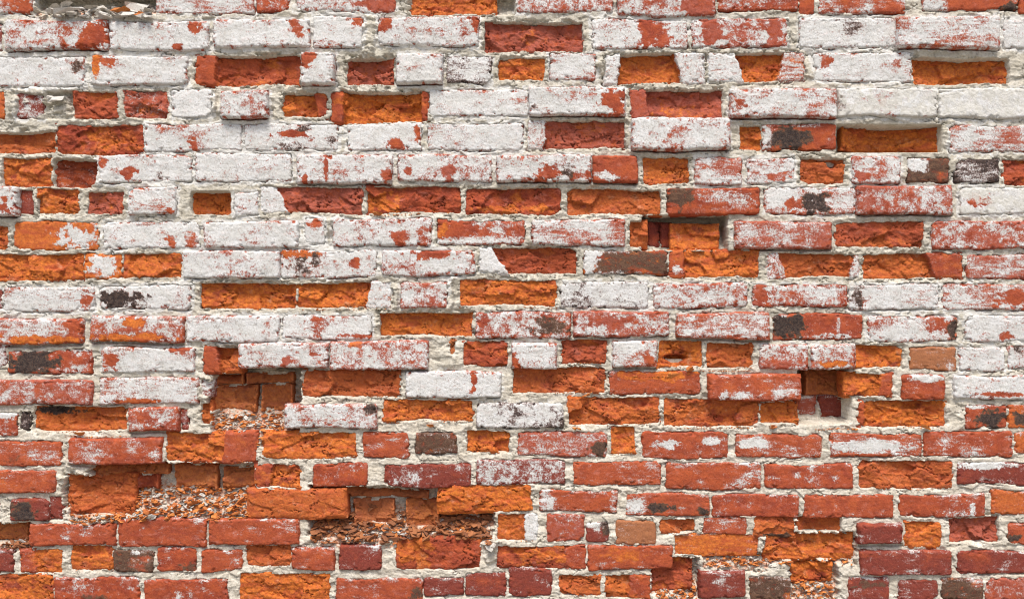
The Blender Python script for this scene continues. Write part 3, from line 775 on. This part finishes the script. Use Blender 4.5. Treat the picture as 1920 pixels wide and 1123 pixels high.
# ------------------------------------------------------------------ the wall carries on past the picture: plain brickwork
def brickwork():
    boxes = []; rows = []
    y = -32 - 58
    while y > -1000: rows.append((y, None)); y -= 58
    y = 1192
    while y + 50 < (CZ / S + CY): rows.append((y, None)); y += 57
    rg = random.Random(3); Vb = []; Fb = []; mk = []; mk2 = []
    def box(x0, y0, x1, y1):
        z = rg.uniform(-.002, .003); n = len(Vb) * 0 + sum(len(q) for q in Vb)
        b = 3
        P = [(x0, y0, .05), (x1, y0, .05), (x1, y1, .05), (x0, y1, .05), (x0, y0, z + .004), (x1, y0, z + .004), (x1, y1, z + .004), (x0, y1, z + .004),
             (x0 + b, y0 + b, z), (x1 - b, y0 + b, z), (x1 - b, y1 - b, z), (x0 + b, y1 - b, z)]
        P = np.array(P, float); Vb.append(world(P[:, 0] + 0.0, P[:, 1], P[:, 2]))
        f = [(0, 1, 5, 4), (1, 2, 6, 5), (2, 3, 7, 6), (3, 0, 4, 7), (4, 5, 9, 8), (5, 6, 10, 9), (6, 7, 11, 10), (7, 4, 8, 11), (8, 9, 10, 11)]
        Fb.extend([[n + q for q in ff][::-1] for ff in f])
        upm = min(1, max(0, (900 - y0) / 400)); p = upm * rg.choice([.9, .6, .75, .1, .95]) + .05; o_ = rg.choice([.1, .2, .9, .3])
        mk.extend([(p, o_, rg.choice([0, 0, 0, 0, .8]) if o_ == .3 else 0, 0 if upm > .5 else rg.choice([0, .8]))] * 12); mk2.extend([(0, 0, 0, .2)] * 12)
    for k, (y, _) in enumerate(rows):
        x = -900 + (k % 2) * 95
        while x < 2800: box(x, y, x + 180, y + 48); x += 191
    byrow = {}
    for b in bricks: byrow.setdefault(round((b['y0'] + b['y1']) / 2 / 56.5), []).append(b)
    ys = [-3, 64, 131, 195, 258, 319, 378, 441, 497, 556, 615, 670, 727, 785, 845, 891, 948, 1002, 1050, 1103, 1160]
    for k, yc in enumerate(ys):
        L = [b for b in bricks if abs((b['y0'] + b['y1']) / 2 - yc) < 22 and b['x0'] < 60]; R_ = [b for b in bricks if abs((b['y0'] + b['y1']) / 2 - yc) < 22 and b['x1'] > 1870]
        x = min([b['x0'] for b in L] + [-60]) - 191
        while x > -900: box(x, yc - 24, x + 180, yc + 24); x -= 191
        x = max([b['x1'] for b in R_] + [1990]) + 11
        while x < 2800: box(x, yc - 24, x + 180, yc + 24); x += 191
    me = mesh_from('brickwork', np.concatenate(Vb), np.array(Fb), MAT_BRICK, {'mask': np.array(mk), 'mask2': np.array(mk2)}, smooth=False)
    o = link(bpy.data.objects.new('brickwork', me), wall); o['kind'] = 'stuff'; o['label'] = 'plain brick courses continuing beyond the broken area'
    # mortar bed behind it: a frame round the finely modelled part
    xs = np.arange(-910, 2830, 12.); yy = np.arange(-1010, CZ / S + CY, 12.)
    gx, gy = np.meshgrid(xs, yy); dz = .007 + .004 * fbm(gx / 60, gy / 40, 171, 3)
    inn = (gx > -60) & (gx < 1980) & (gy > -32) & (gy < 1165); dz = np.where(inn, .16, dz)
    V = world(gx, gy, dz).reshape(-1, 3); upm = ss(900, 560, gy); F = grid_faces(len(xs), len(yy)); 
    z = np.zeros_like(gx)
    me = mesh_from('mortar_bed', V, F, MAT_MORTAR, {'mask': np.stack([.6 * upm, z, z + .1, 1 - upm], -1).reshape(-1, 4)})
    o = link(bpy.data.objects.new('mortar_bed', me), wall)
brickwork()

# ------------------------------------------------------------------ rubble, crumbs and chips
_ico = None
def ico():
    t = (1 + 5 ** .5) / 2
    v = np.array([(-1,t,0),(1,t,0),(-1,-t,0),(1,-t,0),(0,-1,t),(0,1,t),(0,-1,-t),(0,1,-t),(t,0,-1),(t,0,1),(-t,0,-1),(-t,0,1)], float) / 1.9
    f = np.array([(0,11,5),(0,5,1),(0,1,7),(0,7,10),(0,10,11),(1,5,9),(5,11,4),(11,10,2),(10,7,6),(7,1,8),(3,9,4),(3,4,2),(3,2,6),(3,6,8),(3,8,9),(4,9,5),(2,4,11),(6,2,10),(8,6,7),(9,8,1)])
    return v, f
IV, IF = ico()
import bmesh
def hulls(n, seed):
    out = []; r = random.Random(seed)
    for _ in range(n):
        bm = bmesh.new()
        for _k in range(r.choice([7, 8, 9, 11])):
            v = Vector((r.gauss(0, 1), r.gauss(0, 1), r.gauss(0, 1))); v.normalize(); bm.verts.new(v * r.uniform(.8, 1.15))
        g_ = bmesh.ops.convex_hull(bm, input=list(bm.verts)); bmesh.ops.delete(bm, geom=[e for e in g_['geom_interior'] if isinstance(e, bmesh.types.BMVert)], context='VERTS')
        bmesh.ops.triangulate(bm, faces=bm.faces[:]); bmesh.ops.recalc_face_normals(bm, faces=bm.faces[:])
        bm.verts.index_update(); out.append((np.array([v.co[:] for v in bm.verts]), np.array([[v.index for v in f.verts] for f in bm.faces]))); bm.free()
    return out
HULLS = hulls(40, 3)
def rot(r):
    a, b, c = r.uniform(0, 6.3), r.uniform(-.5, .5), r.uniform(-.5, .5)
    ca, sa, cb, sb, cc, sc = math.cos(a), math.sin(a), math.cos(b), math.sin(b), math.cos(c), math.sin(c)
    return np.array([[ca, -sa, 0], [sa, ca, 0], [0, 0, 1]]) @ np.array([[1, 0, 0], [0, cb, -sb], [0, sb, cb]]) @ np.array([[cc, 0, sc], [0, 1, 0], [-sc, 0, cc]])
def chunk(r, size, flat=.5):
    hv, hf = r.choice(HULLS); v = hv.copy()
    v *= np.array([size * r.uniform(.7, 1.5), size * r.uniform(.6, 1.1), size * flat * r.uniform(.6, 1.1)])
    return v @ rot(r).T, hf
def depth_at(x, y):
    ix = min(W_ - 1, max(0, int(round((x - mx[0]) / MS)))); iy = min(H_ - 1, max(0, int(round((y - my[0]) / MS))))
    return float(D[iy, ix])
def scatter(name, label, mat, spots, seed, size=(1.2, 3.2), category='rubble'):
    r = random.Random(seed); V = []; F = []; n = 0
    for (a, b_, c, d_, cnt) in spots:
        for _ in range(int(cnt * 2.6)):
            x = r.uniform(a, c); y = b_ + (d_ - b_) * r.random() ** .8
            if float(pn(np.array([x / 26 + seed * 3.3]), np.array([y / 17.0]), 5)[0]) < r.uniform(-.9, .0): continue
            s = size[0] * 1.6 * (1 - r.random() * .93) ** -.55 * S; s = min(s, size[1] * 1.7 * S)
            v, hf = chunk(r, s); p = world(np.float64(x), np.float64(y), depth_at(x, y) - s * .55)
            V.append(v + p); F.append(hf + n); n += len(v)
    me = mesh_from(name, np.concatenate(V), np.concatenate(F), mat, smooth=False)
    o = link(bpy.data.objects.new(name, me)); o['kind'] = 'stuff'; o['label'] = label; o['category'] = category
def ledge_scatter(name, label, mat, ledges, seed, size=(.8, 2.2)):
    r = random.Random(seed); V = []; F = []; n = 0
    for (a, c, y, dep, cnt) in ledges:
        for _ in range(cnt):
            x = r.uniform(a, c); s = r.uniform(*size) * (1.8 if r.random() < .1 else 1) * S
            dxw, dyw = warp(np.array([x]), np.array([float(y)])); yy = y + float(dyw[0])
            d = r.uniform(-.001, dep); v, hf = chunk(r, s)
            V.append(v + world(np.float64(x), np.float64(yy - s / S * .3 + 1.0 * r.random()), d)); F.append(hf + n); n += len(v)
    me = mesh_from(name, np.concatenate(V), np.concatenate(F), mat, smooth=False)
    o = link(bpy.data.objects.new(name, me)); o['kind'] = 'stuff'; o['label'] = label; o['category'] = 'crumbs'
piles = [('left of the lower middle', (210,905,480,975)), ]
Z1 = [(400,778,530,835,150)]; Z2 = [(205,915,470,978,330), (130,955,330,982,110), (330,895,400,930,40)]
Z3 = [(585,965,920,1018,330), (590,950,700,990,80)]; Z4 = [(1232,1085,1305,1123,90), (1440,1040,1600,1060,60), (1490,1075,1570,1123,100), (1325,1042,1430,1062,60)]
Z5 = [(0,985,50,1030,60)]; Z6 = [(70,2,290,34,90)]
Z1 += [(400,770,530,800,60)]
def frac(z, f): return [(a, b, c, d, int(n * f)) for a, b, c, d, n in z]
scatter('brick_rubble', 'orange brick crumbs heaped in the pit left of the wide orange bricks mid-left', MAT_OCHIP, frac(Z1, .6), 1, (1.5, 4.2))
scatter('mortar_rubble', 'pale mortar crumbs mixed into the heap in the mid-left pit', MAT_WCHIP, frac(Z1, .6), 2, (1.2, 3.4))
scatter('brick_rubble', 'orange crumbs strewn down the long sloping pit at lower left', MAT_OCHIP, frac(Z2, 1.), 3, (1.7, 5.5))
scatter('mortar_rubble', 'white mortar crumbs strewn down the long sloping pit at lower left', MAT_WCHIP, frac(Z2, .8), 4, (1.2, 3.8))
scatter('brick_rubble', 'brown and orange crumbs heaped in the pit at lower centre', MAT_BCHIP, frac(Z3, .8) + [(765,955,915,1005,150), (590,970,690,1005,80)], 5, (2.2, 7))
scatter('brick_rubble', 'bright orange crumbs lying among the brown heap at lower centre', MAT_OCHIP, frac(Z3, .45), 15, (1.6, 5))
scatter('mortar_rubble', 'white mortar crumbs in the heap at lower centre', MAT_WCHIP, frac(Z3, .35), 6, (1.2, 3.2))
scatter('brick_rubble', 'orange flakes and crumbs in the broken patches at lower right', MAT_OCHIP, frac(Z4, .9), 7, (1.5, 4.2))
scatter('mortar_rubble', 'white crumbs in the broken patches at lower right', MAT_WCHIP, frac(Z4, .45), 8)
scatter('brick_rubble', 'dull orange crumbs on the small ledge at the left edge near the bottom', MAT_BCHIP, frac(Z5, 1.), 9, (2, 4.5))
scatter('mortar_rubble', 'grey broken mortar crumbs in the gap at the top left', MAT_WCHIP, frac(Z6, 1.), 10, (2.5, 8))
led = []; ledw = []
for b in bricks:
    if b['sp'] and .004 < b['d'] < .035 and b['x1'] > 0 and b['x0'] < 1920 and b['y1'] < 1120:
        q = random.Random(int(b['x0'] * 7 + b['y0']))
        n = int((b['x1'] - b['x0']) / 7 * q.random() * (1.5 if b['y0'] > 380 else .8))
        a = q.uniform(b['x0'] + 3, b['x1'] - 30) if b['x1'] - b['x0'] > 60 else b['x0'] + 3
        led.append((a, b['x1'] - 3, b['y1'], b['d'], n)); ledw.append((b['x0'] + 3, b['x1'] - 3, b['y1'], b['d'], n // 3))
led += [(690, 790, 404, .004, 45), (560, 680, 580, .006, 25), (970, 1045, 577, .004, 30), (1310, 1410, 694, .004, 60), (1255, 1420, 803, .006, 70), (1040, 1110, 738, .004, 35),
        (120, 240, 818, .006, 60), (1530, 1610, 806, .004, 50), (1180, 1260, 704, .002, 60)]
ledge_scatter('brick_crumbs', 'tiny orange brick crumbs on the small ledges under crumbling bricks', MAT_OCHIP, led, 21)
ledge_scatter('mortar_crumbs', 'tiny white mortar crumbs on the small ledges under crumbling bricks', MAT_WCHIP, ledw, 22)

# larger chips that could be picked up one by one: x, y, size, flatness, material, label
CH = [(225,22,22,.35,'o','orange flake of brick leaning in the broken gap at the top left'), (264,30,16,.35,'o','smaller orange flake beside the big flake in the top left gap'),
 (135,22,36,.28,'w','long pale slab of broken mortar slanting in the top left gap'), (180,14,26,.3,'w','pale mortar slab behind the long slab in the top left gap'),
 (196,33,20,.35,'w','small pale mortar slab below the orange flake in the top left gap'), (252,10,26,.7,'w','grey lump of mortar under the top edge in the top left gap'),
 (292,932,9,.8,'w','round white mortar lump in the middle of the lower left rubble'), (372,932,8,.6,'w','upright white lump in the lower left rubble under the crumbled brown brick'),
 (286,968,17,.3,'w','flat white slab at the bottom of the lower left rubble'), (358,946,19,.25,'o','flat orange flake lying in the right of the lower left rubble'),
 (250,952,8,.5,'o','small orange flake left of centre in the lower left rubble'), (409,962,8,.6,'o','orange chip beside the joint at the right end of the lower left rubble'),
 (430,965,8,.6,'o','rightmost orange chip of the lower left rubble'),
 (752,1002,12,.6,'w','largest white mortar lump in the lower centre heap'), (792,1001,9,.6,'w','white mortar lump right of the largest lump in the lower centre heap'),
 (700,1002,8,.5,'w','white triangular chip in the left half of the lower centre heap'), (811,976,5,.7,'w','small white lump at the foot of the brown crumbled brick'),
 (590,1000,10,.5,'o','orange flake at the left end of the lower centre heap'), (658,998,10,.4,'o','orange flake left of the white triangular chip'),
 (862,1000,12,.5,'o','orange flake in the right half of the lower centre heap'), (903,1010,9,.5,'o','orange chip at the right end of the lower centre heap'),
 (780,984,9,.6,'b','brown chip below the dark crumbled brick'), (812,992,9,.6,'b','brown chip right below the small white lump'), (845,978,10,.6,'b','brown chip under the overhanging orange brick'),
 (1262,704,16,.5,'o','loose orange lump fallen out under the holed brick'), (1292,692,11,.6,'o','orange lump at the right end under the holed brick'),
 (1097,742,11,.3,'o','orange flake on the mortar ledge under the wide orange brick at centre'), (1078,804,12,.35,'o','orange flake on the ledge above the patchy red brick at centre'),
 (805,798,11,.3,'o','orange flake lying over the dark brown brick'), (707,400,14,.2,'o','thin orange sliver lying on the ledge above the cracked whitewashed brick'),
 (1750,788,22,.2,'o','large thin orange flake hanging at the foot of the hollow orange brick'), (1735,800,15,.25,'o','smaller orange flake below the large thin flake on the right'),
 (150,812,15,.3,'o','orange flake on the mortar ledge at the left above the red bricks'), (1450,800,10,.5,'o','orange lump under the round-ended orange brick'),
 (1362,1060,9,.4,'o','orange flake on top of the square maroon brick'), (1425,1055,11,.3,'o','long orange flake at the right above the square maroon brick'),
 (1385,1050,8,.5,'o','orange chip behind the flakes above the square maroon brick'),
 (1545,1068,22,.35,'o','big broken orange slab in the lower right pit'), (1475,1035,20,.35,'o','broken orange slab at the left of the lower right pit'),
 (1568,1052,10,.5,'o','orange chip at the right rim of the lower right pit'), (1290,1105,9,.5,'o','orange flake at the bottom in the pit beside the square maroon brick'),
 (1535,1100,9,.5,'w','white mortar chip at the bottom of the lower right pit'), (1272,1104,7,.5,'w','white chip at the bottom of the pit beside the square maroon brick'),
 (14,992,11,.5,'b','brown chip on the ledge at the left edge'), (35,998,9,.6,'o','orange chip on the ledge at the left edge'), (36,1016,9,.4,'w','white flake under the chips at the left edge'),
 (50,190,14,.8,'w','mortar lump stuck over the broken maroon brick at upper left'), (105,188,20,.5,'w','wide crumbling mortar lump right of the broken maroon brick'),
 (920,1022,12,.9,'w','rounded mortar lump bulging at the right end of the lower centre heap'), (745,640,5,.5,'o','tiny orange chip above the whitewashed bricks at centre')]
MM = {'o': MAT_OCHIP, 'w': MAT_WCHIP, 'b': MAT_BCHIP}
for k, (x, y, s, fl, mc, lab) in enumerate(CH):
    r = random.Random(500 + k); sz = s * .72 * S
    # a chip is an angular flake: a faceted hull with a split-off smaller flake on its back
    h1, f1 = HULLS[(k * 7) % 40]; h2, f2 = HULLS[(k * 11 + 5) % 40]
    v = np.concatenate([h1 * [1, .8, .9], h2 * [.6, .8, .55] + [r.uniform(-.5, .5), -.25, r.uniform(.1, .4)]]); nf = np.concatenate([f1, f2 + len(h1)])
    v = v * np.array([sz * 1.3, sz * .75, sz * max(.42, fl * 1.25)])
    an = r.uniform(-.35, .35); tl = -.55
    Rz = np.array([[math.cos(an), 0, math.sin(an)], [0, 1, 0], [-math.sin(an), 0, math.cos(an)]])
    Rx = np.array([[1, 0, 0], [0, math.cos(tl), -math.sin(tl)], [0, math.sin(tl), math.cos(tl)]])
    v = v @ (Rz @ Rx).T
    dmin = min(depth_at(x + q, y + p) for q in (-s*.4, 0, s*.4) for p in (0, s*.2))
    p = world(np.float64(x), np.float64(y), min(dmin, .06) - sz * .45)
    nm = {'o': 'brick_chip', 'b': 'brick_chip', 'w': 'mortar_chunk'}[mc]
    me = mesh_from(nm, v, np.array(nf), MM[mc], smooth=False); o = link(bpy.data.objects.new(nm, me)); o.location = p
    o['label'] = lab; o['category'] = 'brick chip' if mc != 'w' else 'mortar lump'
    o['group'] = 'loose brick chips' if mc != 'w' else 'loose mortar lumps'
